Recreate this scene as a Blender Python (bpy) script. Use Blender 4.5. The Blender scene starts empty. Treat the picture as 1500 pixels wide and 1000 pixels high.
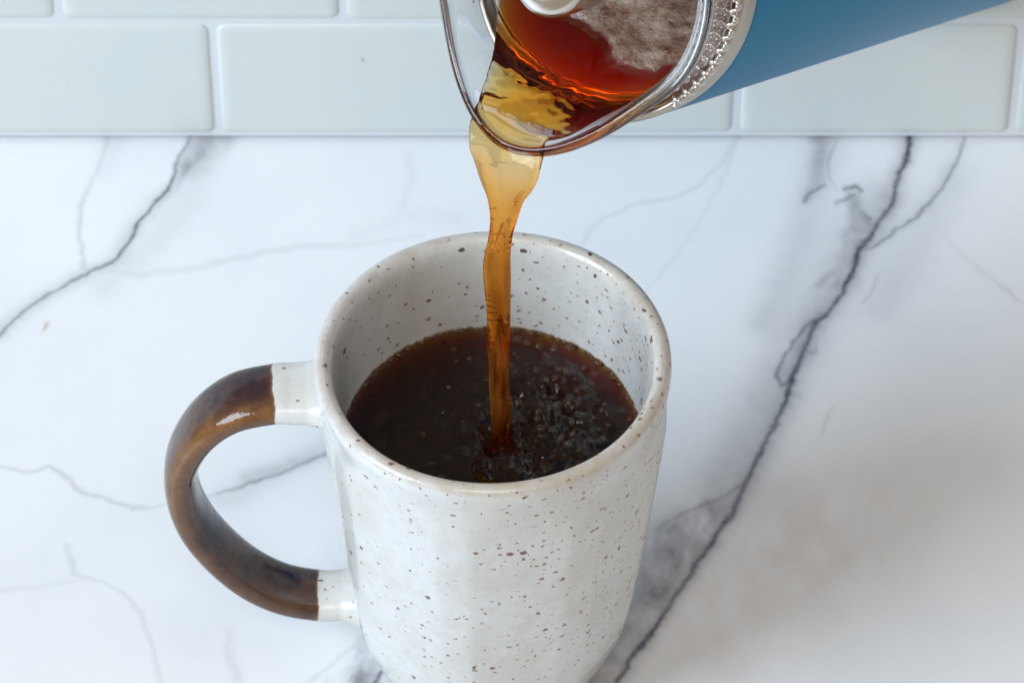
import bpy, bmesh, math, random
import numpy as np
from mathutils import Vector, Matrix, noise
scene = bpy.context.scene
random.seed(4); RNG = np.random.default_rng(7)

# ------------------------------------------------------------------ camera
MUG_H = 0.125; PITCH = math.radians(48.5); FPX = 7500.0          # long lens, 1500 px wide frame
cR = Vector((1, 0, 0)); cF = Vector((0, math.cos(PITCH), -math.sin(PITCH))); cU = Vector((0, math.sin(PITCH), math.cos(PITCH)))
CAM = Vector((0, 0, MUG_H)) - cF * 1.36233 + cR * (28.5 / FPX * 1.36233) + cU * (23 / FPX * 1.36233)   # mug rim lands left of and below the picture centre
cam_d = bpy.data.cameras.new('camera'); cam = bpy.data.objects.new('camera', cam_d); scene.collection.objects.link(cam)
cam.location = CAM; cam.rotation_euler = (math.pi/2 - PITCH, 0, 0)
cam_d.sensor_width = 36; cam_d.lens = 36 * FPX / 1500; cam_d.clip_start = 0.05; cam_d.clip_end = 50
cam_d.dof.use_dof = True; cam_d.dof.focus_distance = 1.335; cam_d.dof.aperture_fstop = 34
scene.camera = cam

# ------------------------------------------------------------------ light
world = bpy.data.worlds.new('World'); scene.world = world; world.use_nodes = True
bg = world.node_tree.nodes['Background']; bg.inputs[0].default_value = (1.0, 0.85, 0.71, 1); bg.inputs[1].default_value = 0.36
def area(name, loc, target, sx, sy, power, col):
    d = bpy.data.lights.new(name, 'AREA'); d.shape = 'RECTANGLE'; d.size = sx; d.size_y = sy; d.energy = power; d.color = col
    o = bpy.data.objects.new(name, d); scene.collection.objects.link(o); o.location = loc
    o.rotation_euler = (Vector(target) - Vector(loc)).to_track_quat('-Z', 'Y').to_euler(); return o
area('window_light', (-1.55, -0.75, 1.15), (0, 0.05, 0.05), 1.0, 1.25, 44, (0.70, 0.85, 1.0))
area('front_fill', (-0.10, -1.25, 1.75), (0, 0, 0.1), 0.9, 0.6, 10, (1.0, 0.87, 0.74))  # unseen warm fill lamp, added on the camera side to brighten the press interior
scene.view_settings.view_transform = 'Standard'; scene.view_settings.look = 'None'
scene.view_settings.exposure = 0.05; scene.view_settings.gamma = 1.0; scene.view_settings.use_curve_mapping = False
scene.render.engine = 'CYCLES'
cy = scene.cycles
cy.max_bounces = 14; cy.transmission_bounces = 12; cy.glossy_bounces = 6; cy.diffuse_bounces = 4; cy.transparent_max_bounces = 12
cy.sample_clamp_indirect = 6.0; cy.use_denoising = True; cy.caustics_refractive = True; cy.caustics_reflective = True; cy.blur_glossy = 0.3

# ------------------------------------------------------------------ helpers
def ray(x, y): return cF + cR * ((x - 750) / FPX) - cU * ((y - 500) / FPX)
def on_z(x, y, Z): d = ray(x, y); return CAM + d * ((Z - CAM.z) / d.z)
def on_y(x, y, Y): d = ray(x, y); return CAM + d * ((Y - CAM.y) / d.y)

class N:
    """small node-graph helper"""
    def __init__(s, name):
        s.m = bpy.data.materials.new(name); s.m.use_nodes = True; s.t = s.m.node_tree
        s.b = s.t.nodes['Principled BSDF']; s.out = s.t.nodes['Material Output']
    def n(s, typ, **kw):
        x = s.t.nodes.new(typ)
        for k, v in kw.items():
            if k.startswith('i_'): x.inputs[k[2:].replace('_', ' ')].default_value = v
            else: setattr(x, k, v)
        return x
    def l(s, a, b): s.t.links.new(a, b)
    def val(s, sock, v):
        if hasattr(v, 'links') or isinstance(v, bpy.types.NodeSocket): s.l(v, sock)
        else: sock.default_value = v
    def math(s, op, a, b=0.0, c=0.0, clamp=False):
        x = s.n('ShaderNodeMath', operation=op, use_clamp=clamp)
        for i, v in enumerate((a, b, c)):
            s.val(x.inputs[i], v)
        return x.outputs[0]
    def mix(s, f, a, b):
        x = s.n('ShaderNodeMix', data_type='RGBA')
        s.val(x.inputs[0], f)
        for i, v in ((6, a), (7, b)):
            if isinstance(v, tuple): v = (*v[:3], 1)
            s.val(x.inputs[i], v)
        return x.outputs[2]
    def noise(s, vec, scale, detail=2.0, rough=0.5):
        x = s.n('ShaderNodeTexNoise'); x.inputs['Scale'].default_value = scale; x.inputs['Detail'].default_value = detail; x.inputs['Roughness'].default_value = rough
        if vec is not None: s.l(vec, x.inputs['Vector'])
        return x.outputs['Fac']
    def ramp(s, f, lo, hi):
        x = s.n('ShaderNodeMapRange'); x.interpolation_type = 'SMOOTHSTEP'
        s.val(x.inputs[0], f); x.inputs[1].default_value = lo; x.inputs[2].default_value = hi
        return x.outputs[0]
    def bump(s, h, strength, dist, normal=None):
        x = s.n('ShaderNodeBump'); x.inputs['Strength'].default_value = strength; x.inputs['Distance'].default_value = dist
        s.l(h, x.inputs['Height'])
        if normal is not None: s.l(normal, x.inputs['Normal'])
        return x.outputs[0]
    def obj(s): return s.n('ShaderNodeTexCoord').outputs['Object']
    def set(s, **kw):
        for k, v in kw.items():
            sock = s.b.inputs[k.replace('_', ' ')]
            if isinstance(v, tuple): v = (*v[:3], 1)
            s.val(sock, v)

def mesh_obj(name, verts, faces, mat, parent=None, smooth=True):
    me = bpy.data.meshes.new(name); me.from_pydata([tuple(v) for v in verts], [], [tuple(f) for f in faces]); me.update()
    if smooth: me.polygons.foreach_set('use_smooth', [True] * len(me.polygons))
    if mat: me.materials.append(mat)
    o = bpy.data.objects.new(name, me); scene.collection.objects.link(o)
    if parent: o.parent = parent
    return o
def fix_normals(o):
    bm = bmesh.new(); bm.from_mesh(o.data); bmesh.ops.recalc_face_normals(bm, faces=bm.faces); bm.to_mesh(o.data); bm.free()
def tag(o, label=None, cat=None, kind=None, group=None):
    for k, v in (('label', label), ('category', cat), ('kind', kind), ('group', group)):
        if v: o[k] = v
    return o
def empty(name, loc=(0, 0, 0)):
    o = bpy.data.objects.new(name, None); scene.collection.objects.link(o); o.location = loc; o.empty_display_size = 0.02; return o
def catmull(pts, n):
    """resample a polyline of tuples with a Catmull-Rom spline"""
    P = np.array(pts, float); P = np.vstack([2 * P[0] - P[1], P, 2 * P[-1] - P[-2]]); out = []
    k = len(P) - 3
    for t in np.linspace(0, k, n):
        i = min(int(t), k - 1); u = t - i; a, b, c, d = P[i:i + 4]
        out.append(0.5 * ((2 * b) + (c - a) * u + (2 * a - 5 * b + 4 * c - d) * u * u + (3 * b - a - 3 * c + d) * u ** 3))
    return np.array(out)
def grid_faces(nu, nv, wrap_v=True, wrap_u=False):
    F = []
    for i in range(nu if wrap_u else nu - 1):
        for j in range(nv if wrap_v else nv - 1):
            F.append((i * nv + j, i * nv + (j + 1) % nv, ((i + 1) % nu) * nv + (j + 1) % nv, ((i + 1) % nu) * nv + j))
    return F
def sstep(a, b, x):
    t = np.clip((x - a) / (b - a), 0, 1); return t * t * (3 - 2 * t)
# vectorised value noise
_TAB = RNG.random((256, 256))
def vnoise(x, y):
    xi = np.floor(x).astype(int); yi = np.floor(y).astype(int); fx = x - xi; fy = y - yi
    fx = fx * fx * (3 - 2 * fx); fy = fy * fy * (3 - 2 * fy)
    g = lambda a, b: _TAB[a & 255, b & 255]
    return (g(xi, yi) * (1 - fx) + g(xi + 1, yi) * fx) * (1 - fy) + (g(xi, yi + 1) * (1 - fx) + g(xi + 1, yi + 1) * fx) * fy - 0.5
def fbm(x, y, oct=4):
    s = 0; a = 1.0
    for k in range(oct): s = s + a * vnoise(x * 2 ** k + 17.3 * k, y * 2 ** k + 5.1 * k); a *= 0.5
    return s

# ------------------------------------------------------------------ materials
def mat_marble():
    k = N('marble'); oc = k.obj(); at = k.n('ShaderNodeAttribute', attribute_name='veins')
    sp = k.n('ShaderNodeSeparateColor'); k.l(at.outputs['Color'], sp.inputs[0])
    v, h, s = sp.outputs[0], sp.outputs[1], sp.outputs[2]
    cloud = k.noise(oc, 14, 4, 0.55); fine = k.noise(oc, 900, 2, 0.6); mid = k.noise(oc, 120, 4, 0.65)
    base = k.mix(k.ramp(cloud, 0.35, 0.75), (0.815, 0.84, 0.865), (0.755, 0.785, 0.82))
    hz = k.math('MULTIPLY', h, k.math('MULTIPLY_ADD', mid, 0.9, 0.55), clamp=True)
    c1 = k.mix(hz, base, (0.21, 0.215, 0.25))
    vv = k.math('MULTIPLY', v, k.math('MULTIPLY_ADD', k.noise(oc, 420, 3, 0.7), 1.0, 0.5), clamp=True)
    c2 = k.mix(vv, c1, (0.065, 0.075, 0.10))
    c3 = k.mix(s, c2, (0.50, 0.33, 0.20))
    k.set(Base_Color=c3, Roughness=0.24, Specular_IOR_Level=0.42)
    k.set(Normal=k.bump(k.noise(oc, 60, 3), 0.05, 0.0006))
    return k.m
def mat_simple(name, col, rough, metal=0.0, **kw):
    k = N(name); k.set(Base_Color=col, Roughness=rough, Metallic=metal, **kw); return k.m
def mat_tile():
    k = N('tile_glaze'); oc = k.obj(); info = k.n('ShaderNodeObjectInfo')
    c = k.mix(info.outputs['Random'], (0.625, 0.685, 0.66), (0.675, 0.715, 0.69))
    c = k.mix(k.ramp(k.noise(oc, 30, 3), 0.35, 0.75), c, (0.64, 0.70, 0.71))
    # one small pock mark in the glaze of the tiles that carry it
    sp = k.ramp(k.noise(oc, 160, 1, 0.3), 0.80, 0.84)
    c = k.mix(k.math('MULTIPLY', sp, 0.5), c, (0.20, 0.20, 0.17))
    k.set(Base_Color=c, Roughness=0.38, Coat_Weight=0.15, Coat_Roughness=0.2)
    k.set(Normal=k.bump(k.noise(oc, 45, 2), 0.12, 0.002)); return k.m
def mat_grout():
    k = N('grout'); oc = k.obj()
    k.set(Base_Color=k.mix(k.noise(oc, 200, 3), (0.675, 0.715, 0.76), (0.70, 0.735, 0.775)), Roughness=0.85)
    k.set(Normal=k.bump(k.noise(oc, 1500, 3), 0.25, 0.0004)); return k.m
def speckle(k, oc, scale, keep, r0, r1, side):
    """voronoi flecks: returns mask"""
    w = k.n('ShaderNodeVectorMath', operation='MULTIPLY_ADD'); k.l(k.n('ShaderNodeTexNoise', i_Scale=700.0, i_Detail=1.0).outputs['Color'], w.inputs[0])
    tn = w.inputs[0].links[0].from_node; k.l(oc, tn.inputs['Vector'])
    w.inputs[1].default_value = (0.0019, 0.0019, 0.0015); k.l(oc, w.inputs[2])
    v = k.n('ShaderNodeTexVoronoi', i_Scale=scale); k.l(w.outputs[0], v.inputs['Vector'])
    sc = k.n('ShaderNodeSeparateColor'); k.l(v.outputs['Color'], sc.inputs[0])
    on = k.math('LESS_THAN', sc.outputs[0], k.math('MULTIPLY', side, keep))
    rad = k.math('MULTIPLY_ADD', k.math('POWER', sc.outputs[1], 3.0), (r1 - r0) * scale, r0 * scale)
    d = k.math('SUBTRACT', rad, v.outputs['Distance'])
    m = k.math('DIVIDE', d, 0.00022 * scale, clamp=True)
    return k.math('MULTIPLY', m, on), sc.outputs[2]
def mat_ceramic(handle=False):
    k = N('speckled_stoneware_handle' if handle else 'speckled_stoneware'); oc = k.obj()
    geo = k.n('ShaderNodeSeparateXYZ'); k.l(oc, geo.inputs[0])
    # more flecks burn through on the side away from the handle
    side = k.math('MULTIPLY_ADD', k.ramp(geo.outputs[0], -0.02, 0.02), 0.6, 0.4)
    big, hue = speckle(k, oc, 230, 0.62, 0.00055, 0.00115, side)
    small, hue2 = speckle(k, oc, 430, 0.85, 0.00045, 0.0008, side)
    tiny, _ = speckle(k, oc, 900, 0.5, 0.0002, 0.0004, side)
    cl = k.ramp(k.noise(oc, 38, 4, 0.65), 0.36, 0.60)
    base = k.mix(cl, (0.685, 0.705, 0.715), (0.62, 0.63, 0.60))
    rimz = k.ramp(k.math('ADD', geo.outputs[2], k.math('MULTIPLY_ADD', k.noise(oc, 170, 3, 0.7), 0.006, -0.003)), MUG_H - 0.0028, MUG_H + 0.0012)
    if not handle: base = k.mix(k.math('MULTIPLY', rimz, 0.6), base, (0.42, 0.33, 0.23))
    base = k.mix(k.math('MULTIPLY', k.ramp(k.noise(oc, 300, 4, 0.7), 0.45, 0.72), 0.4), base, (0.55, 0.545, 0.50))
    fleck = k.mix(hue, (0.085, 0.036, 0.012), (0.21, 0.075, 0.016))
    c = k.mix(k.math('MULTIPLY', tiny, 0.45), base, (0.34, 0.27, 0.18))
    c = k.mix(k.math('MULTIPLY', small, 0.85), c, k.mix(hue2, (0.20, 0.085, 0.025), (0.28, 0.16, 0.07)))
    c = k.mix(k.math('MULTIPLY', big, 0.92), c, fleck)
    rough = 0.22; spec = 0.5
    if handle:
        at = k.n('ShaderNodeAttribute', attribute_name='glaze'); sp = k.n('ShaderNodeSeparateColor'); k.l(at.outputs['Color'], sp.inputs[0])
        edge = k.math('ADD', sp.outputs[0], k.math('MULTIPLY_ADD', k.noise(oc, 200, 4, 0.65), 0.9, -0.45))
        msk = k.ramp(edge, 0.40, 0.60)
        mp = k.n('ShaderNodeMapping'); mp.inputs['Scale'].default_value = (1, 1, 1); k.l(oc, mp.inputs[0])
        st = k.noise(mp.outputs[0], 75, 5, 0.65); st2 = k.noise(mp.outputs[0], 260, 5, 0.75)
        g = k.mix(k.ramp(st, 0.42, 0.60), (0.022, 0.011, 0.019), (0.070, 0.034, 0.024))
        g = k.mix(k.math('MULTIPLY', k.ramp(st2, 0.42, 0.70), 0.35), g, (0.11, 0.062, 0.04))
        # the iron glaze breaks to ochre along the outer front shoulder of the strap
        g = k.mix(k.math('MULTIPLY', sp.outputs[1], k.math('MULTIPLY_ADD', st2, 1.3, 0.0), clamp=True), g, (0.27, 0.125, 0.035))
        # and pools thin at the dip line
        line = k.math('SUBTRACT', 1.0, k.math('ABSOLUTE', k.math('MULTIPLY_ADD', edge, 4.0, -2.35)), clamp=True)
        c = k.mix(msk, c, g); c = k.mix(k.math('MULTIPLY', line, 0.75), c, (0.20, 0.10, 0.035))
        rough = k.math('MULTIPLY_ADD', msk, -0.14, 0.22)
    k.set(Base_Color=c, Roughness=rough, Specular_IOR_Level=0.5, Coat_Weight=0.0 if handle else 0.3, Coat_Roughness=0.06)
    wv = k.n('ShaderNodeMapping'); wv.inputs['Scale'].default_value = (0.12, 0.12, 1); k.l(oc, wv.inputs[0])
    h = k.math('ADD', k.math('MULTIPLY', k.noise(wv.outputs[0], 260, 2), 0.6), k.math('MULTIPLY', k.noise(oc, 420, 3, 0.6), 0.7))
    k.set(Normal=k.bump(h, 0.22, 0.0007)); return k.m
SIG = (6.0, 108.0, 430.0)                         # absorption of the brewed coffee per metre
def mat_coffee(name, SIG=SIG, cloud=0.0, tint_below=None):
    k = N(name); t = k.t; t.nodes.remove(k.b)
    g = k.n('ShaderNodeBsdfGlass', i_IOR=1.333, i_Roughness=0.0); g.inputs['Color'].default_value = (1, 1, 1, 1)
    surf = g.outputs[0]
    if tint_below is not None:
        # aerated falling liquid is a stronger amber than the settled brew in the press
        z = k.n('ShaderNodeSeparateXYZ'); k.l(k.obj(), z.inputs[0])
        k.l(k.mix(k.ramp(k.math('SUBTRACT', tint_below + 0.015, z.outputs[2]), 0.0, 0.034), (1, 1, 1), (0.97, 0.70, 0.38)), g.inputs['Color'])
        # fine entrained air scatters some light back out of the fall
        td = k.n('ShaderNodeBsdfTranslucent'); td.inputs['Color'].default_value = (0.62, 0.27, 0.05, 1); dd = k.n('ShaderNodeBsdfDiffuse'); dd.inputs['Color'].default_value = (0.55, 0.23, 0.04, 1)
        m0 = k.n('ShaderNodeMixShader'); m0.inputs[0].default_value = 0.5; k.l(td.outputs[0], m0.inputs[1]); k.l(dd.outputs[0], m0.inputs[2])
        st = k.n('ShaderNodeMapping'); st.inputs['Scale'].default_value = (1, 1, 0.12); k.l(k.obj(), st.inputs[0])
        fac = k.math('MULTIPLY', k.ramp(k.math('SUBTRACT', tint_below - 0.004, z.outputs[2]), 0.0, 0.05), k.math('MULTIPLY', k.math('MULTIPLY_ADD', k.noise(st.outputs[0], 420, 3, 0.6), 1.3, -0.47, True), k.ramp(z.outputs[2], 0.090, 0.108)), clamp=True)
        m1 = k.n('ShaderNodeMixShader'); k.l(fac, m1.inputs[0]); k.l(surf, m1.inputs[1]); k.l(m0.outputs[0], m1.inputs[2]); surf = m1.outputs[0]
    if cloud:
        d = k.n('ShaderNodeBsdfDiffuse'); d.inputs['Color'].default_value = (0.115, 0.055, 0.038, 1)
        mx = k.n('ShaderNodeMixShader'); mx.inputs[0].default_value = cloud; k.l(surf, mx.inputs[1]); k.l(d.outputs[0], mx.inputs[2]); surf = mx.outputs[0]
    k.l(surf, k.out.inputs['Surface'])
    d = max(SIG); va = k.n('ShaderNodeVolumeAbsorption', i_Density=d); va.inputs['Color'].default_value = (*[1 - s / d for s in SIG], 1)
    k.l(va.outputs[0], k.out.inputs['Volume'])
    return k.m
def mat_glass():
    k = N('clear_glass'); t = k.t; t.nodes.remove(k.b)
    g = k.n('ShaderNodeBsdfGlass', i_IOR=1.47, i_Roughness=0.0); g.inputs['Color'].default_value = (0.95, 0.955, 0.96, 1)
    k.l(g.outputs[0], k.out.inputs['Surface']); return k.m
def mat_foam():
    k = N('crema_foam'); oc = k.obj()
    v = k.n('ShaderNodeTexVoronoi', i_Scale=1000.0); k.l(oc, v.inputs['Vector'])
    v2 = k.n('ShaderNodeTexVoronoi', i_Scale=380.0); k.l(oc, v2.inputs['Vector'])
    n = k.noise(oc, 90, 4, 0.6)
    c = k.mix(k.ramp(n, 0.35, 0.65), (0.17, 0.09, 0.06), (0.43, 0.335, 0.285))
    c = k.mix(k.math('MULTIPLY', k.ramp(k.noise(oc, 330, 2), 0.60, 0.72), 0.8), c, (0.13, 0.05, 0.03))
    at = k.n('ShaderNodeAttribute', attribute_name='cover')
    al = k.ramp(k.math('ADD', at.outputs['Fac'], k.math('MULTIPLY_ADD', k.noise(oc, 260, 4, 0.7), 1.3, -0.66)), -0.12, 0.5)
    k.set(Alpha=k.math('MULTIPLY_ADD', al, 0.88, 0.06))
    k.set(Base_Color=c, Roughness=0.3, Coat_Weight=0.3, Coat_Roughness=0.1)
    h = k.math('ADD', k.math('MULTIPLY', v.outputs['Distance'], -1.0), k.math('MULTIPLY', v2.outputs['Distance'], -0.8))
    k.set(Normal=k.bump(h, 0.4, 0.0008)); return k.m
def mat_bubble():
    k = N('bubble_film'); t = k.t; t.nodes.remove(k.b)
    tr = k.n('ShaderNodeBsdfTransparent'); tr.inputs[0].default_value = (.85, .76, .68, 1); gl = k.n('ShaderNodeBsdfGlossy', i_Roughness=0.03); gl.inputs['Color'].default_value = (1, .86, .74, 1)
    lw = k.n('ShaderNodeLayerWeight', i_Blend=0.28); mx = k.n('ShaderNodeMixShader'); m2 = k.n('ShaderNodeMixShader'); df = k.n('ShaderNodeBsdfDiffuse'); df.inputs[0].default_value = (.34, .22, .15, 1)
    k.l(k.math('MULTIPLY_ADD', k.math('POWER', lw.outputs['Facing'], 2.0), 0.6, 0.03), mx.inputs[0]); k.l(k.math('MULTIPLY', lw.outputs['Facing'], 0.16), m2.inputs[0])
    k.l(tr.outputs[0], m2.inputs[1]); k.l(df.outputs[0], m2.inputs[2]); k.l(m2.outputs[0], mx.inputs[1]); k.l(gl.outputs[0], mx.inputs[2]); k.l(mx.outputs[0], k.out.inputs['Surface'])
    return k.m
def mat_brushed(name, col, rough):
    k = N(name); oc = k.obj(); mp = k.n('ShaderNodeMapping'); mp.inputs['Scale'].default_value = (1, 1, 30); k.l(oc, mp.inputs[0])
    k.set(Base_Color=col, Metallic=1.0, Roughness=rough); k.set(Normal=k.bump(k.noise(mp.outputs[0], 120, 3), 0.08, 0.0004)); return k.m
def mat_blue():
    k = N('blue_paint'); oc = k.obj()
    k.set(Base_Color=k.mix(k.noise(oc, 40, 3), (0.0, 0.195, 0.42), (0.0, 0.22, 0.46)), Roughness=0.40, Specular_IOR_Level=0.22)
    k.set(Normal=k.bump(k.noise(oc, 1400, 2), 0.12, 0.0003)); return k.m
M = dict(marble=mat_marble(), tile=mat_tile(), grout=mat_grout(), ceramic=mat_ceramic(), handle=mat_ceramic(True),
         coffee=mat_coffee('coffee_stream_liquid', tint_below=on_y(745, 213, 0.0).z), mugcoffee=mat_coffee('coffee_deep', (60.0, 230.0, 650.0), 0.10), glass=mat_glass(), foam=mat_foam(), bubble=mat_bubble(), blue=mat_blue(),
         collar=mat_brushed('champagne_steel', (0.56, 0.52, 0.45), 0.42), steel=mat_brushed('satin_steel', (0.74, 0.71, 0.66), 0.24),
         liner=mat_simple('white_enamel', (0.90, 0.89, 0.86), 0.5), coil=mat_simple('bright_steel', (0.86, 0.85, 0.84), 0.12, 1.0))

# ------------------------------------------------------------------ countertop
WALL_Y = on_z(750, 204.5, 0).y
def build_counter():
    def axis(lo, hi, dlo, dhi, step):
        mid = np.arange(dlo, dhi + step / 2, step); a = [dlo]; s = step
        while a[-1] > lo: s *= 1.35; a.append(max(lo, a[-1] - s))
        b = [mid[-1]]; s = step
        while b[-1] < hi: s *= 1.35; b.append(min(hi, b[-1] + s))
        return np.concatenate([a[:0:-1], mid, b[1:]])
    xs = axis(-0.65, 0.65, -0.155, 0.165, 0.00042); ys = axis(-0.42, WALL_Y + 0.019, -0.035, WALL_Y - 0.0002, 0.00046)
    X, Y = np.meshgrid(xs, ys); nx, ny = len(xs), len(ys)
    wx = X + 0.0012 * fbm(X * 110, Y * 110, 3) + 0.0007 * fbm(X * 420 + 40, Y * 420, 3)
    wy = Y + 0.0012 * fbm(X * 110 + 90, Y * 110, 3) + 0.0007 * fbm(X * 420, Y * 420 + 70, 3)
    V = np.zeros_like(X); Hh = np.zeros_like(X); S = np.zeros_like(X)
    px = 1 / 5300.0
    def line(pts, width, dark, target, soft=1.0):
        """pts in picture pixels on the slab; width in px; optional third entry scales the strength"""
        q = [(*on_z(p[0], p[1], 0)[:2], p[2] if len(p) > 2 else 1.0) for p in pts]
        acc = np.zeros_like(X)
        for (ax, ay, aw), (bx, by, bw) in zip(q[:-1], q[1:]):
            m = 6 * width * px
            i0, i1 = np.searchsorted(xs, [min(ax, bx) - m - .004, max(ax, bx) + m + .004]); j0, j1 = np.searchsorted(ys, [min(ay, by) - m - .004, max(ay, by) + m + .004])
            if i1 <= i0 or j1 <= j0: continue
            sx, sy = wx[j0:j1, i0:i1], wy[j0:j1, i0:i1]; L2 = (bx - ax) ** 2 + (by - ay) ** 2 + 1e-12
            t = np.clip(((sx - ax) * (bx - ax) + (sy - ay) * (by - ay)) / L2, 0, 1)
            d = np.hypot(sx - ax - t * (bx - ax), sy - ay - t * (by - ay)); w = (aw + (bw - aw) * t)
            ww = width * px * (0.45 + 0.55 * w)
            a = acc[j0:j1, i0:i1]; np.maximum(a, dark * w * np.exp(-(d / ww) ** (2 * soft)), out=a)
        target[:] = 1 - (1 - target) * (1 - np.clip(acc, 0, 1))
    def patch(poly, amount, feather, target):
        q = np.array([on_z(a, b, 0)[:2] for a, b in poly]); x0, y0 = q.min(0) - .02; x1, y1 = q.max(0) + .02
        i0, i1 = np.searchsorted(xs, [x0, x1]); j0, j1 = np.searchsorted(ys, [y0, y1])
        sx, sy = wx[j0:j1, i0:i1], wy[j0:j1, i0:i1]; ins = np.zeros_like(sx, bool); dm = np.full_like(sx, 9.0)
        for k in range(len(q)):
            (ax, ay), (bx, by) = q[k], q[(k + 1) % len(q)]
            c = ((ay > sy) != (by > sy)) & (sx < (bx - ax) * (sy - ay) / (by - ay + 1e-12) + ax); ins ^= c
            t = np.clip(((sx - ax) * (bx - ax) + (sy - ay) * (by - ay)) / ((bx - ax) ** 2 + (by - ay) ** 2), 0, 1)
            dm = np.minimum(dm, np.hypot(sx - ax - t * (bx - ax), sy - ay - t * (by - ay)))
        sd = np.where(ins, dm, -dm); f = feather * px
        a = amount * sstep(-f, f, sd) * np.clip(1.0 + 1.5 * fbm(sx * 160 + 3, sy * 90, 4), .25, 1.7)
        t = target[j0:j1, i0:i1]; t[:] = 1 - (1 - t) * (1 - np.clip(a, 0, 1))
    # left main vein
    line([(330, 140, .5), (300, 170, .5), (276, 205, .5), (262, 235, .55), (245, 278, .9), (224, 300, .8), (203, 322, .9), (190, 350, .85), (172, 378, .8), (125, 400, .7), (85, 424, .6), (40, 452, .6), (0, 492, .6), (-60, 560, .5)], 3.6, .9, V)
    line([(245, 280), (203, 322), (172, 378), (125, 400), (40, 452), (0, 490)], 15, .30, Hh)
    patch([(280, 190), (325, 190), (300, 225), (262, 270), (245, 285)], .52, 11, Hh)
    patch([(300, 190), (345, 195), (310, 240), (280, 262)], .25, 18, Hh)
    line([(160, 190), (150, 230, .6), (134, 270, .7), (121, 300, 1), (118, 345, 1), (124, 392, .9)], 5, .27, Hh)
    line([(170, 200), (150, 260, .6)], 22, .12, Hh)
    line([(160, 398, .5), (205, 402, .8), (260, 398, .8), (330, 384, 1), (390, 370, .9), (450, 360, .9), (540, 358, .6), (620, 345, .4)], 8, .17, Hh)
    # lower left veins
    line([(-60, 690), (0, 684, .7), (35, 690, .8), (70, 683, 1), (120, 718, 1), (160, 732, .8), (195, 744, 1), (240, 738, .5), (320, 722, .7), (360, 710, 1), (420, 690, 1), (478, 664, 1), (560, 640, 1)], 5, .30, Hh)
    line([(320, 722, .4), (370, 707, 1), (420, 690, .8), (478, 664, .9)], 2.6, .35, V)
    line([(360, 700), (478, 664)], 13, .25, Hh)
    line([(96, 795, .8), (108, 838, 1), (150, 850, .6), (180, 868, .8), (208, 895, .9), (222, 945, .8), (238, 1000, .7), (250, 1060, .7)], 5, .2, Hh)
    line([(0, 866), (60, 858, .7), (120, 848, .6)], 6, .12, Hh)
    line([(335, 920, .5), (338, 960, 1), (352, 1005, 1)], 9, .15, Hh)
    patch([(478, 1010), (505, 965), (540, 925), (600, 920), (640, 1030)], .5, 20, Hh)
    line([(520, 1035), (546, 1003, 1), (560, 980, .9), (575, 960, .6)], 4, .75, V)
    line([(440, 1010), (480, 975), (535, 930)], 5, .15, Hh)
    # behind the mug
    line([(1085, 195), (1055, 240, .8), (1020, 275, .9), (985, 293, .9), (930, 300, 1), (885, 318, .8), (860, 345, .9), (845, 372, .6)], 5.5, .15, Hh)
    line([(1075, 215), (1050, 280, .8), (1025, 325, .8), (990, 375, .9), (950, 425, .7), (925, 470, .5)], 5, .11, Hh)
    line([(602, 225), (600, 262), (590, 300)], 9, .10, Hh)
    line([(660, 320), (590, 318), (520, 345)], 20, .07, Hh)
    # right main vein system
    line([(1335, 170, .8), (1331, 205, 1), (1326, 238, 1), (1316, 272, .8), (1308, 300, .9), (1290, 322, .7), (1278, 345, .9), (1256, 372, 1), (1246, 408, 1), (1226, 438, .8), (1196, 470, .8), (1184, 502, .7), (1166, 545, .9),
          (1154, 578, .9), (1140, 612, .7), (1122, 645, .7), (1108, 676, .8), (1092, 712, .7), (1066, 762, .8), (1034, 806, .9), (1008, 846, .8), (985, 878, .7), (950, 930, 1), (918, 975, .8), (890, 1015, .8), (850, 1080, .7)], 5.4, .96, V)
    line([(1331, 205), (1308, 300), (1256, 372), (1246, 408), (1196, 470), (1154, 578), (1092, 712), (1034, 806), (950, 930), (890, 1015)], 18, .42, Hh)
    line([(1418, 180, .6), (1408, 212, .7), (1396, 246, .8), (1382, 275, .8), (1366, 298, .8), (1344, 316, .9), (1318, 335, .7), (1290, 355, .8), (1268, 368, .6)], 3.4, .62, V)
    line([(1408, 212), (1366, 298), (1290, 355)], 11, .16, Hh)
    line([(1200, 190), (1203, 225), (1195, 260, .8), (1180, 292, .5)], 16, .5, Hh)
    line([(1226, 205, .7), (1214, 235, .8), (1214, 262, .7), (1228, 280, .5)], 3, .32, V)
    line([(1205, 272, .8), (1186, 282, 1), (1178, 294, 1)], 4.5, .55, V)
    line([(1238, 276, .9), (1252, 273, 1), (1262, 280, .8)], 5.5, .72, V)
    line([(1252, 286, .5), (1240, 292, 1), (1228, 300, .8)], 6, .5, V)
    patch([(1240, 280), (1262, 282), (1268, 312), (1282, 330), (1262, 365), (1236, 405), (1222, 420), (1236, 355), (1246, 320)], .5, 9, Hh)
    line([(1266, 312), (1276, 322)], 5, .4, V)
    line([(1222, 398), (1210, 405), (1200, 415)], 8, .38, Hh)
    line([(1204, 462, .8), (1182, 478, 1), (1164, 498, .9), (1148, 528, .8), (1138, 552, 1), (1146, 566, 1), (1160, 556, .9)], 4, .58, V)
    patch([(1204, 460), (1160, 505), (1136, 550), (1142, 575), (1162, 560), (1182, 505)], .30, 9, Hh)
    line([(1180, 512, .6), (1192, 516, .8), (1198, 508, .5)], 3, .35, V)
    line([(1290, 398, .5), (1280, 420, .9), (1264, 445, .6)], 4, .30, Hh)
    line([(1290, 290), (1225, 400), (1150, 540), (1060, 700)], 46, .36, Hh)
    line([(1215, 190), (1180, 330), (1120, 470)], 34, .25, Hh)
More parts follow.
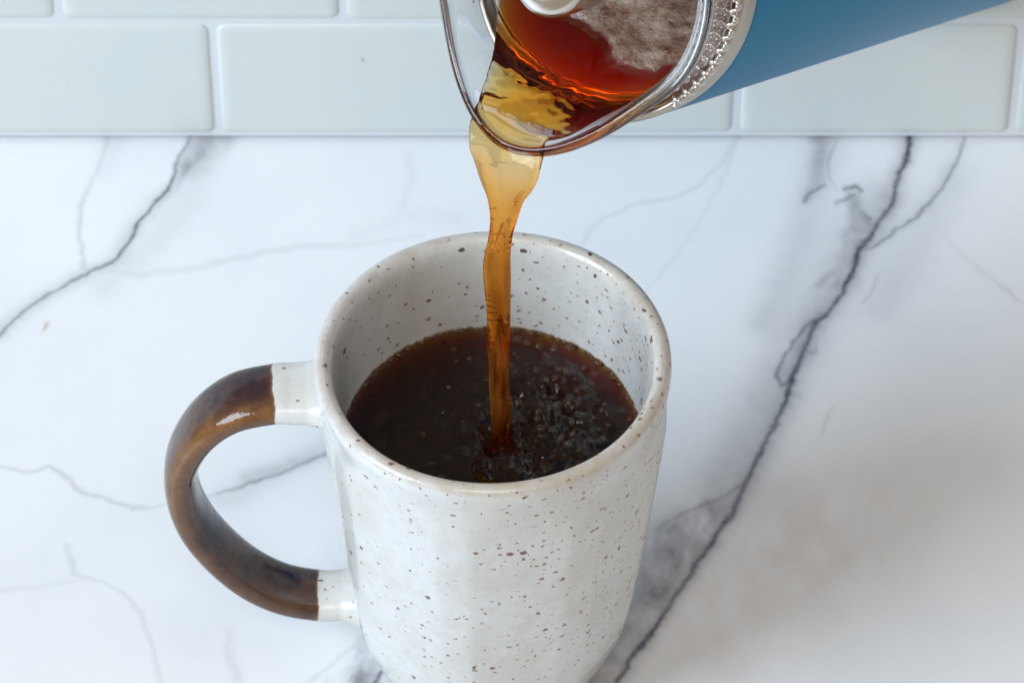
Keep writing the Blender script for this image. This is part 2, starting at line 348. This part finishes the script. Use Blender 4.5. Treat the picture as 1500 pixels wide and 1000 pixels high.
    line([(1400, 260), (1330, 380), (1290, 450)], 38, .18, Hh)
    line([(330, 190), (250, 330), (150, 420)], 30, .14, Hh)
    line([(480, 650), (330, 730)], 26, .18, Hh)
    patch([(925, 800), (955, 772), (1000, 745), (1040, 730), (1085, 712), (1062, 765), (1010, 842), (950, 925), (880, 1015), (820, 1030), (880, 900)], .5, 22, Hh)
    line([(960, 775, .6), (1005, 748, 1), (1045, 732, .8), (1088, 712, .8)], 4, .30, V)
    line([(1040, 735), (1050, 755), (1030, 775), (1045, 790)], 4, .22, V)
    line([(1000, 760), (985, 800), (960, 820), (940, 870)], 14, .22, Hh)
    line([(1370, 335, .5), (1410, 372, .8), (1450, 405, .6), (1490, 440, 1), (1520, 450, .8)], 5, .13, Hh)
    line([(1430, 395), (1490, 438)], 6, .10, S)
    line([(1220, 595, .5), (1212, 612, 1), (1204, 635, .8)], 5, .22, S)
    line([(62, 483, .6), (66, 478, 1), (70, 473, .8)], 3.5, .75, S)
    line([(1560, 700), (1640, 560)], 20, .3, Hh); line([(-200, 300), (-60, 560)], 6, .4, V)
    patch([(930, 900), (1120, 730), (1330, 690), (1300, 820), (1060, 1000)], .14, 120, S)  # warm tone of the mug's shadow, painted into the marble colour
    Z = np.zeros_like(X)
    co = np.stack([X, Y, Z], -1).reshape(-1, 3)
    me = bpy.data.meshes.new('countertop'); nq = (nx - 1) * (ny - 1)
    idx = np.arange(nx * ny).reshape(ny, nx)
    f = np.stack([idx[:-1, :-1], idx[:-1, 1:], idx[1:, 1:], idx[1:, :-1]], -1).reshape(-1)
    me.vertices.add(nx * ny); me.vertices.foreach_set('co', co.ravel()); me.loops.add(nq * 4); me.loops.foreach_set('vertex_index', f)
    me.polygons.add(nq); me.polygons.foreach_set('loop_start', np.arange(0, nq * 4, 4)); me.polygons.foreach_set('loop_total', np.full(nq, 4)); me.update(); me.validate()
    at = me.color_attributes.new('veins', 'FLOAT_COLOR', 'POINT')
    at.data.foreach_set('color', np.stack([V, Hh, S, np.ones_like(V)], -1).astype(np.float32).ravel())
    me.materials.append(M['marble'])
    # front edge and underside give the slab its thickness
    bm = bmesh.new(); bm.from_mesh(me)
    r = bmesh.ops.extrude_edge_only(bm, edges=[e for e in bm.edges if e.is_boundary])
    for v in r['geom']:
        if isinstance(v, bmesh.types.BMVert): v.co.z -= 0.03
    bm.to_mesh(me); bm.free()
    o = bpy.data.objects.new('countertop', me); scene.collection.objects.link(o)
    tag(o, 'white marble countertop with dark grey branching veins', 'countertop', 'structure')
build_counter()

# ------------------------------------------------------------------ tiled wall
def build_wall():
    w = 0.65; t = 0.02; z0, z1 = 0.0017, 0.26; y = WALL_Y
    v = [(-w, y, z0), (w, y, z0), (w, y, z1), (-w, y, z1), (-w, y + t, z0), (w, y + t, z0), (w, y + t, z1), (-w, y + t, z1)]
    wall = mesh_obj('wall', v, [(0, 1, 2, 3), (5, 4, 7, 6), (4, 0, 3, 7), (1, 5, 6, 2), (3, 2, 6, 7), (4, 5, 1, 0)], M['grout'], None, False)
    tag(wall, 'pale glazed tile backsplash with light grout', 'wall', 'structure')
    zb = on_y(700, 192.5, y).z; th = on_y(700, 35.5, y).z - zb; pitch = th + 0.0027
    G = 0.0028
    X0 = lambda p: on_y(p, 190, y).x
    X1 = lambda p: on_y(p, 15, y).x
    w0 = X0(1078) - X0(320)
    rows = [[X0(320) - 2 * w0, X0(320) - w0, X0(320), X0(1078), X0(1481), X0(1481) + w0], [X1(86) - w0 * 1.0, X1(86), X1(502), X1(502) + w0, X1(502) + 2 * w0],
            [X0(320) - w0, X0(320), X0(320) + w0, X0(320) + 2 * w0], [X1(86) - w0 * .6, X1(86) + w0 * .4, X1(86) + w0 * 1.4, X1(86) + w0 * 2.4]]
    def tile(a, b, z):
        W = b - a - G; Ht = th; r = 0.0028; prof = [(0.0, -0.0002), (0.0, 0.0002), (0.0004, 0.0005), (0.0011, 0.0007), (0.0021, 0.0009), (0.0036, 0.00095)]
        verts = []; faces = []
        for ins, dep in prof:
            rr = max(r - ins * 0.5, 0.0004); hw, hh = W / 2 - ins, Ht / 2 - ins
            for cx, cz, a0 in ((hw - rr, hh - rr, 0), (-hw + rr, hh - rr, 90), (-hw + rr, -hh + rr, 180), (hw - rr, -hh + rr, 270)):
                for q in range(4):
                    an = math.radians(a0 + q * 30); verts.append((cx + rr * math.cos(an), -dep, cz + rr * math.sin(an)))
        faces = grid_faces(len(prof), 16); faces.append(tuple(range((len(prof) - 1) * 16, len(prof) * 16)))
        o = mesh_obj('tile', verts, faces, M['tile'], wall); fix_normals(o)
        o.location = ((a + b) / 2, y, z + Ht / 2)
        o.rotation_euler = (random.uniform(-.004, .004), random.uniform(-.0006, .0006), random.uniform(-.003, .003))
    for i, js in enumerate(rows):
        for a, b in zip(js[:-1], js[1:]): tile(a, b, zb + i * pitch)
build_wall()

# ------------------------------------------------------------------ mug
COFFEE_Z = 0.0915
OUT = [(0.0, .0245), (.0012, .0270), (.004, .0302), (.010, .0338), (.018, .0366), (.029, .0388), (.048, .0412), (.070, .0434), (.096, .0457), (.113, .0468), (.1185, .0474), (.1215, .04765), (.1238, .0473), (.1248, .0462), (.1250, .0450)]
INN = [(.1250, .0450), (.1244, .0438), (.1228, .0428), (.119, .0420), (.112, .0415), (.0945, .0406), (.070, .0389), (.045, .0362), (.026, .0322), (.015, .027), (.009, .018), (.0075, .008), (.0072, .0001)]
def lean(z): return -0.0007 * (1 - z / MUG_H)
def build_mug():
    mug = tag(empty('mug'), 'speckled off-white stoneware mug with brown-glazed handle', 'mug')
    o_ = catmull(OUT, 70); i_ = catmull(INN, 50)[1:]
    b0 = [(0.0016, 0.0001), (0.0016, .020), (0.0008, .0232), (0.0, .0245)]
    prof = [(z, r, 0) for z, r in b0] + [(z, r, 1) for z, r in o_] + [(z, r, 2) for z, r in i_]
    nv = 192; verts = []
    for z, r, side in prof:
        for j in range(nv):
            a = 2 * math.pi * j / nv; rr = r
            if side == 1:
                # eight soft hand-cut facets below the rolled rim
                w = sstep(.004, .018, z) * (1 - sstep(.102, .1165, z)); ph = ((math.degrees(a) + 80.6 - 22.5) % 45) - 22.5 + 0.0
                d = math.cos(math.radians(22.5)) / math.cos(math.radians(ph)) if True else 1
                flat = r * (0.985 / math.cos(math.radians(ph)) ) ; flat = min(flat, r * 1.03)
                rr = r + (flat - r) * 0.62 * w
            if side: rr *= 1 + 0.004 * math.sin(2 * a + 0.8) * z / MUG_H + 0.0018 * noise.noise(Vector((math.cos(a) * 1.6, math.sin(a) * 1.6, z * 45)))
            zz = z + (0.0006 * math.sin(a + 2.2) + 0.0003 * math.sin(3 * a)) * sstep(.06, .125, z)
            verts.append((rr * math.cos(a) + lean(z), rr * math.sin(a), zz))
    body = mesh_obj('body', verts, grid_faces(len(prof), nv), M['ceramic'], mug); fix_normals(body)
    # strap handle: centre line from the picture, in the plane y = 0 of the mug
    P = [(480, 575), (462, 575.5), (430, 576), (400, 577), (345, 589), (302, 617), (274, 655), (265, 690), (274, 737), (303, 784), (355, 832), (410, 860), (465, 871), (500, 871), (530, 870)]
    q = [on_y(a, b, 0.0) for a, b in P]
    path = catmull([(v.x, v.z) for v in q], 140); K = len(path); L = np.linspace(0, 1, K)
    xs_pix = catmull([p for p in P], K)[:, 0]
    verts = []; glz = []; och = []; ns = 40
    for i in range(K):
        t = path[min(i + 1, K - 1)] - path[max(i - 1, 0)]; t /= np.hypot(*t); n = np.array([-t[1], t[0]])  # n in-plane normal
        s = L[i]; wy = np.interp(s, [0, .04, .10, .22, .45, .6, .8, .93, .97, 1], [.0128, .0116, .0102, .0098, .0092, .0088, .0082, .0080, .0092, .0105])
        th = np.interp(s, [0, .04, .10, .22, .45, .6, .8, .93, .97, 1], [.0068, .0056, .0047, .0045, .0045, .0047, .0046, .0046, .0056, .0068])
        for j in range(ns):
            a = 2 * math.pi * j / ns; ca, sa = math.cos(a), math.sin(a)
            e = 0.82; cx = math.copysign(abs(ca) ** e, ca); sx = math.copysign(abs(sa) ** e, sa)
            wob = 1 + 0.02 * noise.noise(Vector((s * 9, ca, sa)))
            c = path[i] + n * th * sx * wob
            verts.append((c[0], wy * cx * wob, c[1]))
            d = 1.0
            top = i < K * 0.5
            xp = xs_pix[i]; edge = (404 if top else 464) + 2.5 * math.sin(a * 2 + (0 if top else 1.5))
            glz.append(float(np.clip(0.5 + (edge - xp) / 10.0, -0.3, 1.3)))
            # where the glaze breaks thin: outer front shoulder
            och.append(float(max(0, -cx) * sstep(-.4, .7, -sx * (1 if True else 1)) if False else np.exp(-((math.degrees(a) % 360 - 205) / 34) ** 2) * sstep(1.0, .3, s) + 0.12 * np.exp(-((math.degrees(a) % 360 - 165) / 25) ** 2) * sstep(.45, .7, s)))
    faces = grid_faces(K, ns) + [tuple(range(ns)), tuple(range((K - 1) * ns, K * ns))]
    h = mesh_obj('handle', verts, faces, M['handle'], mug); fix_normals(h)
    at = h.data.color_attributes.new('glaze', 'FLOAT_COLOR', 'POINT')
    at.data.foreach_set('color', np.array([(g, o, 0, 1) for g, o in zip(glz, och)], np.float32).ravel())
    h['label'] = 'strap handle dipped in brown iron glaze between white ends'
    return mug
build_mug()

# ------------------------------------------------------------------ coffee in the mug
HIT = on_z(733, 640, COFFEE_Z)
def build_mug_coffee():
    root = tag(empty('coffee', (0, 0, 0.01)), 'dark brown coffee with bubbles filling the speckled mug', 'coffee')
    rad = 0.0410; nr, na = 130, 260; verts = []; cx = lean(COFFEE_Z)
    def height(x, y):
        dx, dy = x - HIT.x, y - HIT.y; d = math.hypot(dx, dy)
        h = -.0018 * math.exp(-(d / .0046) ** 2) + .0009 * math.exp(-((d - .0075) / .0022) ** 2) + .0003 * math.exp(-d / .010) * math.cos(d * 1100)
        turb = math.exp(-(((dx - .014) / .014) ** 2 + ((dy - .009) / .020) ** 2)) + 0.35 * math.exp(-((dx + .003) ** 2 + (dy + .008) ** 2) / .011 ** 2) + .09
        v = Vector((x * 150, y * 120, 0.3)); h += 0.0036 * turb * (noise.noise(v) + 0.45 * noise.noise(v * 2.2)) + .0012 * turb * abs(noise.noise(v * 3.1 + Vector((9, 4, 1))))
        rr = math.hypot(x - cx, y); h += 0.0009 * math.exp(-(rad - rr) / .0012)
        return h
    for i in range(nr):
        r = rad * (1 - (1 - i / (nr - 1)) ** 1.25) if i else 0.00008
        for j in range(na):
            a = 2 * math.pi * j / na; x, y = cx + r * math.cos(a), r * math.sin(a); verts.append((x, y, COFFEE_Z + height(x, y) - .01))
    faces = grid_faces(nr, na); faces.append(tuple(range(na)))
    last = (nr - 1) * na; prof = catmull([(z, r + .0003) for z, r in INN if z < COFFEE_Z - .002], 24)
    for z, r in prof[:-1]:
        for j in range(na):
            a = 2 * math.pi * j / na; verts.append((lean(z) + r * math.cos(a), r * math.sin(a), z - .0103))
    faces += [tuple(x + last for x in f) for f in grid_faces(len(prof), na)]
    faces.append(tuple(range(len(verts) - na, len(verts))))
    s = mesh_obj('liquid', verts, faces, M['mugcoffee'], root); fix_normals(s)
    # bubbles riding on the churned side
    bm = bmesh.new(); bmesh.ops.create_uvsphere(bm, u_segments=20, v_segments=12, radius=1.0); me = bpy.data.meshes.new('bubble'); bm.to_mesh(me); bm.free()
    me.polygons.foreach_set('use_smooth', [True] * len(me.polygons)); me.materials.append(M['bubble'])
    rnd = random.Random(11); spots = []
    big = [(757, 500, 2.3), (772, 503, 1.9), (790, 508, 2.1), (812, 512, 1.7), (760, 592, 1.7), (748, 595, 1.2), (792, 632, 2.0), (822, 640, 1.6), (838, 636, 1.3), (828, 652, 1.0), (668, 530, 1.1), (664, 512, 1.4), (870, 550, 1.5), (856, 540, 1.2), (742, 630, 1.3), (752, 622, 1.0), (800, 560, 1.3), (785, 545, 1.6)]
    for a, b, r in big: p = on_z(a, b, COFFEE_Z); spots.append((p.x, p.y, r * .62 / 1000))
    k = 0
    while k < 200:
        x, y = rnd.gauss(HIT.x + .013, .010), rnd.gauss(HIT.y + .010, .014); r = .00025 + .0008 * rnd.random() ** 3
        if math.hypot(x - cx, y) > rad - .002 or math.hypot(x - HIT.x, y - HIT.y) < .004: continue
        spots.append((x, y, r)); k += 1
    for a in np.linspace(15, 165, 60):
        aa = math.radians(a + rnd.uniform(-3, 3)); r = rnd.uniform(.0004, .0013); spots.append((cx + (rad - r * 1.1) * math.cos(aa), (rad - r * 1.1) * math.sin(aa), r))
    for x, y, r in spots:
        b = bpy.data.objects.new('bubble', me); scene.collection.objects.link(b); b.parent = root
        b.scale = (r, r, r * .8); b.location = (x, y, COFFEE_Z - .01 + height(x, y) + r * .12)
build_mug_coffee()

# ------------------------------------------------------------------ coffee press held over the mug
AL, TH = math.radians(63.0), math.radians(24)
pm = (-(cR * math.cos(TH) + cU * math.sin(TH)) * math.cos(AL) - cF * math.sin(AL)).normalized()   # out of the mouth
down = Vector((0, 0, -1)); pd = (down - pm * down.dot(pm)).normalized(); pd = Matrix.Rotation(math.radians(-5), 3, pm) @ pd; px_ = pd.cross(pm).normalized()
LIP = on_y(745, 213, 0.0); PR = 0.0377
MC = LIP - pd * (PR + .008)                    # centre of the mouth plane
POT = Matrix((px_, pd, pm)).transposed().to_4x4(); POT.translation = MC
def spout_w(a): return math.exp(-(a / math.radians(28)) ** 2)
def glass_pt(r, z, a):
    """a measured from the spout direction"""
    s = spout_w(a); k = float(sstep(-.030, .0, z)); k2 = k * k
    rr = r + s * k2 * 0.0080 - 0.0035 * k * math.exp(-((abs(a) - math.radians(55)) / math.radians(20)) ** 2) * 0.4
    return (rr * math.sin(a), rr * math.cos(a), z + s * k2 * 0.002)
def build_press():
    root = tag(empty('coffee_press'), 'tilted blue coffee press with clear glass pouring lip', 'coffee press')
    root.matrix_world = POT
    na = 160
    def lathe(name, prof, mat, fn=None, closed=False, cap=False):
        verts = []
        for r, z in prof:
            for j in range(na):
                a = 2 * math.pi * j / na - math.pi
                verts.append(fn(r, z, a) if fn else (r * math.sin(a), r * math.cos(a), z))
        f = grid_faces(len(prof), na, True, closed)
        if cap: f.append(tuple(range((len(prof) - 1) * na, len(prof) * na)))
        o = mesh_obj(name, verts, f, mat, root); fix_normals(o); return o
    # glass pouring collar: inner wall, rolled lip, outer wall
    gi = [(.0350, -.0254), (.0340, -.0252), (.0337, -.0245), (.0337, -.022), (.0337, -.016), (.0338, -.010), (.0340, -.004), (.0345, .0000)]
    lipc = [(.0355, .0019), (.0368, .0023), (.0380, .0013), (.0385, -.0004), (.0383, -.0022)]
    go = [(.0375, -.005), (.0368, -.010), (.0365, -.018), (.0364, -.0245), (.0360, -.0252)]
    prof = catmull(gi + lipc + go, 90)
    lathe('glass_spout', [(r, z) for r, z in prof], M['glass'], glass_pt, True)
    # champagne collar ring, blue sleeve with enamel lining
    c0, c1 = -.0205, -.0297
    lathe('collar', [(.0368, c0 - .0005), (.0366, c0), (.0369, c0 + .0006), (.0377, c0 + .0007), (.0384, c0), (.0387, c0 - .001), (.0387, c1), (.0368, c1)], M['collar'], None, True)
    lathe('blue_sleeve', [(.0368, c1 - .0002), (.0381, c1 - .0002), (.0386, c1 - .0006), (.0388, c1 - .0015), (.0444, -.336), (.0436, -.340), (.041, -.3415), (.0001, -.3415)], M['blue'])
    lathe('enamel_lining', [(.0366, -.0256), (.0337, -.0256), (.0336, -.0262), (.0336, -.04), (.0332, -.1), (.0324, -.150), (.030, -.1535), (.0001, -.154)], M['liner'])
    # beaded spring ring seated between glass and collar
    coils, seg, ring = 46, 12, 6; verts = []; n = coils * seg; R0, z0, r1, rw = .0375, -.0182, .00125, .00045
    gap = math.radians(54)
    for i in range(n):
        a = gap + (2 * math.pi - 2 * gap) * i / (n - 1); b = 2 * math.pi * i / seg
        c = np.array([(R0 + r1 * math.cos(b)) * math.sin(a), (R0 + r1 * math.cos(b)) * math.cos(a), z0 + r1 * math.sin(b)])
        ra = np.array([math.sin(a), math.cos(a), 0]); nn = ra * math.cos(b) + np.array([0, 0, math.sin(b)])
        tb = np.array([math.cos(a), -math.sin(a), 0])
        for q in range(ring):
            e = 2 * math.pi * q / ring; verts.append(c + nn * rw * math.cos(e) + tb * rw * 1.3 * math.sin(e))
    o = mesh_obj('spring_ring', verts, grid_faces(n, ring, True, False) + [tuple(range(ring)), tuple(range((n - 1) * ring, n * ring))], M['coil'], root); fix_normals(o)
    # plunger on the axis
    pl = lathe('plunger_knob', [(.0001, .0100), (.004, .0099), (.0070, .0092), (.0086, .0078), (.0093, .005), (.0094, .001), (.0094, -.012), (.0088, -.014), (.003, -.0142), (.0001, -.0142)], M['steel'])
    rd = lathe('plunger_rod', [(.0022, -.0144), (.0022, -.128), (.0001, -.128)], M['steel'])
    off = POT.to_3x3().inverted() @ (cR * -.0030 + cU * .0012)
    for o in (pl, rd): o.location = off
    lathe('filter_disc', [(.0023, -.1255), (.0305, -.1275), (.031, -.1285), (.0305, -.1295), (.0023, -.1275)], M['steel'], None, True)
    return root
build_press()

# ------------------------------------------------------------------ coffee and foam inside the press
SURF_Z = LIP.z + 0.0078
def build_stream():
    # over the lip: centre, half width mm, half thickness mm, hollowness of the sheet
    fd = Vector((-.06, -1, 0)).normalized(); up = Vector((0, 0, 1))
    ctl = []
    for f, z, hw, th, hol in ((-.012, .0040, 8.6, 1.9, .1), (-.006, .0042, 9.6, 2.0, .15), (-.001, .0038, 10.2, 1.8, .25), (.0030, .0022, 9.9, 1.7, .45), (.0058, -.0012, 8.6, 1.9, .68), (.0072, -.0062, 7.1, 2.1, .74)):
        c = LIP + fd * f + up * z; ctl.append((*c, hw, th, hol))
    # the fall: picture row, centre x, half width px, half thickness mm, hollowness
    for yy, xx, hw, th, hol in ((290, 741, 27, 2.2, .72), (312, 738.5, 21, 2.2, .68), (333, 735, 17.5, 2.2, .6), (354, 732.5, 17.5, 2.2, .52), (380, 730, 19.5, 2.1, .46), (410, 729, 19.5, 2.1, .4), (440, 728.5, 18.5, 2.2, .35), (470, 729, 17, 2.3, .3),
                                (500, 730, 16, 2.4, .25), (540, 731.5, 15, 2.4, .2), (580, 732, 15, 2.4, .15), (615, 732.5, 15.5, 2.5, .1), (634, 733, 16, 2.6, .1), (645, 733, 18, 3.0, .05), (652, 733, 20, 3.2, .0)):
        c = on_y(xx, yy, LIP.y - .0078 + (HIT.y - LIP.y + .0078) * (yy - 290) / 350); ctl.append((*c, hw / 5.5, th, hol))
    R = catmull(ctl, 230); ns = 64; verts = []; C = R[:, :3]
    lat0 = px_ if px_.x > 0 else -px_
    for i, (x0, y0, z0, hw, th, hol) in enumerate(R):
        T = Vector(C[min(i + 2, len(C) - 1)] - C[max(i - 2, 0)]).normalized(); s = (LIP.z - z0) * 1000   # mm below the lip
        w = 1 - float(sstep(-1, 16, s)); lat = (cR * (1 - w) + lat0 * w); lat = (lat - T * lat.dot(T)).normalized(); nrm = lat.cross(T)
        lat_len = 1 / max(lat.dot(cR), .6)
        tw = math.radians(float(np.interp(s, [0, 8, 20, 34, 55, 80, 110], [0, -3, 4, 16, 4, -8, 0])))
        for j in range(ns):
            a = 2 * math.pi * j / ns; ca, sa = math.cos(a), math.sin(a)
            # thin web between two thicker cords
            thick = th * ((1 - hol) + hol * 1.7 * abs(ca) ** 3.0) * sa
            nz = noise.noise(Vector((ca * 1.4, sa * 1.4, s * .06))); nz2 = noise.noise(Vector((ca * 3.2, sa * .8 + 7, s * .035)))
            u = hw * ca * (1 + .05 * nz) * lat_len * (1 - .0 * w); t = thick * (1 + .25 * nz2) + .22 * nz2 * abs(sa) * (1 if s > 2 else .3)
            rib = 1 + .22 * float(sstep(10, 26, s)) * math.sin(3 * a + s * .13); t *= rib; u *= 1 + (rib - 1) * .45
            P = Vector((x0, y0, z0)) + lat * (u / 1000) + nrm * ((t * math.cos(tw) + u * math.sin(tw) * .6) / 1000)
            verts.append(tuple(P))
    faces = grid_faces(len(R), ns) + [tuple(range(ns)), tuple(range((len(R) - 1) * ns, len(R) * ns))]
    o = mesh_obj('coffee_stream', verts, faces, None)
    bm = bmesh.new(); bm.from_mesh(o.data)
    if bm.calc_volume(signed=True) < 0: bmesh.ops.reverse_faces(bm, faces=bm.faces)
    bm.to_mesh(o.data); bm.free()
    return o
def merge_liquid(o, st):
    """one continuous body of liquid: voxel union of the press filling and the falling stream"""
    bm = bmesh.new(); bm.from_mesh(o.data); bm.from_mesh(st.data); bm.to_mesh(o.data); bm.free()
    old = st.data; bpy.data.objects.remove(st); bpy.data.meshes.remove(old)
    md = o.modifiers.new('union', 'REMESH'); md.mode = 'VOXEL'; md.voxel_size = 0.00032; md.use_smooth_shade = True
    dg = bpy.context.evaluated_depsgraph_get(); me = bpy.data.meshes.new_from_object(o.evaluated_get(dg)); o.modifiers.clear(); o.data = me
    bm = bmesh.new(); bm.from_mesh(me); bm.verts.ensure_lookup_table()
    near = [v for v in bm.verts if (v.co - LIP).length < .020 or v.co.z < LIP.z]
    for _ in range(12): bmesh.ops.smooth_vert(bm, verts=near, factor=0.5, use_axis_x=True, use_axis_y=True, use_axis_z=True)
    for v in bm.verts:
        if abs(v.co.z - SURF_Z) < .0008 and v.normal.z > .5:
            d = (v.co - LIP).length; p = v.co
            v.co.z += math.exp(-(d / .022) ** 2) * .0011 * (noise.noise(Vector((p.x * 190, p.y * 190, 1))) + .5 * noise.noise(Vector((p.x * 420, p.y * 420, 3))))
    bm.to_mesh(me); bm.free(); me.materials.clear(); me.materials.append(M['coffee'])
    me.polygons.foreach_set('use_smooth', [True] * len(me.polygons))
def build_press_coffee():
    """fill the beaker below the level plane: clip the inner glass wall with it"""
    na = 160
    gi = catmull([(.0325, -.1495), (.0332, -.1), (.0336, -.04), (.0337, -.022), (.0338, -.010), (.0340, -.004), (.0345, -.0001)], 60)
    bm = bmesh.new(); rows = []
    for r, z in gi:
        rows.append([bm.verts.new(POT @ Vector(glass_pt(r + .00018, z, 2 * math.pi * j / na - math.pi))) for j in range(na)])
    for a, b in zip(rows[:-1], rows[1:]):
        for j in range(na): bm.faces.new((a[j], a[(j + 1) % na], b[(j + 1) % na], b[j]))
    bm.faces.new(rows[0]); bm.faces.new(rows[-1])
    bmesh.ops.recalc_face_normals(bm, faces=bm.faces)
    res = bmesh.ops.bisect_plane(bm, geom=bm.verts[:] + bm.edges[:] + bm.faces[:], plane_co=(0, 0, SURF_Z), plane_no=(0, 0, 1), clear_outer=True)
    cut = [e for e in res['geom_cut'] if isinstance(e, bmesh.types.BMEdge)]
    bmesh.ops.holes_fill(bm, edges=[e for e in bm.edges if e.is_boundary], sides=0)
    outline = [v.co.copy() for v in bm.verts if abs(v.co.z - SURF_Z) < 1e-6]
    bmesh.ops.recalc_face_normals(bm, faces=bm.faces)
    me = bpy.data.meshes.new('coffee_in_press'); bm.to_mesh(me); bm.free()
    o = bpy.data.objects.new('coffee', me); scene.collection.objects.link(o)
    tag(o, 'amber coffee running from the tilted press down into the mug', 'coffee')
    merge_liquid(o, build_stream())
    inv = POT.inverted()
    # crema: thin raft on the far right side of that surface
    n = 210; verts = []; cover = []
    bb = [on_z(a, b, SURF_Z) for a, b in ((790, -170), (1060, 125))]; xs = np.linspace(bb[0].x, bb[1].x, n); ys = np.linspace(bb[1].y, bb[0].y, n)
    bound = [on_z(a, b, SURF_Z) for a, b in [(815, -60), (812, 0), (822, 22), (850, 30), (872, 46), (892, 66), (897, 84), (903, 92), (922, 98), (944, 106), (960, 108), (975, 98), (1010, 92), (1100, 60), (1100, -160), (815, -160)]]
    B = [(v.x, v.y) for v in bound]
    def sdist(x, y):
        ins = False; dm = 9
        for k in range(len(B)):
            (ax, ay), (bx, by) = B[k], B[(k + 1) % len(B)]
            if (ay > y) != (by > y) and x < (bx - ax) * (y - ay) / (by - ay) + ax: ins = not ins
            t = max(0, min(1, ((x - ax) * (bx - ax) + (y - ay) * (by - ay)) / ((bx - ax) ** 2 + (by - ay) ** 2))); dm = min(dm, math.hypot(x - ax - t * (bx - ax), y - ay - t * (by - ay)))
        return dm if ins else -dm
    vid = -np.ones((n, n), int)
    for j in range(n):
        for i in range(n):
            x, y = xs[i], ys[j]; p = inv @ Vector((x, y, SURF_Z)); r = math.hypot(p.x, p.y)
            if p.z > .0 or p.z < -.12: continue
            lim = .0336 + (spout_w(math.atan2(p.x, p.y)) * float(sstep(-.03, 0, p.z)) ** 2 * .0080)
            d = min(sdist(x, y), lim - r + .0004)
            if d < -.0022: continue
            h = 0.0015 * float(sstep(-.0016, .0026, d + .0005 * noise.noise(Vector((x * 300, y * 300, 5))))) * (0.85 + 0.4 * noise.noise(Vector((x * 260, y * 260, 2)))) - .0004
            vid[j, i] = len(verts); verts.append((x, y, SURF_Z + h)); cover.append(float(np.clip(sdist(x, y) / .0028, 0, 1)))
    faces = [(vid[j, i], vid[j, i + 1], vid[j + 1, i + 1], vid[j + 1, i]) for j in range(n - 1) for i in range(n - 1) if min(vid[j, i], vid[j, i + 1], vid[j + 1, i + 1], vid[j + 1, i]) >= 0]
    f = mesh_obj('crema', verts, faces, M['foam'], o)
    fa = f.data.color_attributes.new('cover', 'FLOAT_COLOR', 'POINT'); fa.data.foreach_set('color', np.array([(c, c, c, 1) for c in cover], np.float32).ravel())
    rnd = random.Random(5); bm = bmesh.new(); fv = [v for v, c in zip(verts, cover) if v[2] > SURF_Z + .0007 and c > .7]
    for _ in range(420):
        v = rnd.choice(fv); q = .00022 + .0009 * rnd.random() ** 4
        bmesh.ops.create_icosphere(bm, subdivisions=2, radius=q, matrix=Matrix.Translation((v[0] + rnd.uniform(-.0003, .0003), v[1] + rnd.uniform(-.0003, .0003), v[2] - q * .25)))
    me = bpy.data.meshes.new('foam_bubbles'); bm.to_mesh(me); bm.free(); me.polygons.foreach_set('use_smooth', [True] * len(me.polygons)); me.materials.append(M['foam'])
    bm = bmesh.new()
    for _ in range(70):
        v = rnd.choice(fv); q = .0004 + .0011 * rnd.random() ** 2.5
        bmesh.ops.create_icosphere(bm, subdivisions=3, radius=q, matrix=Matrix.Translation((v[0], v[1], v[2] - q * .1)))
    m3 = bpy.data.meshes.new('clear_bubbles'); bm.to_mesh(m3); bm.free(); m3.polygons.foreach_set('use_smooth', [True] * len(m3.polygons)); m3.materials.append(M['bubble'])
    cb = bpy.data.objects.new('clear_bubbles', m3); scene.collection.objects.link(cb); cb.parent = o; cb['kind'] = 'stuff'
    fb = bpy.data.objects.new('foam_bubbles', me); scene.collection.objects.link(fb); fb.parent = o; fb['kind'] = 'stuff'
build_press_coffee()
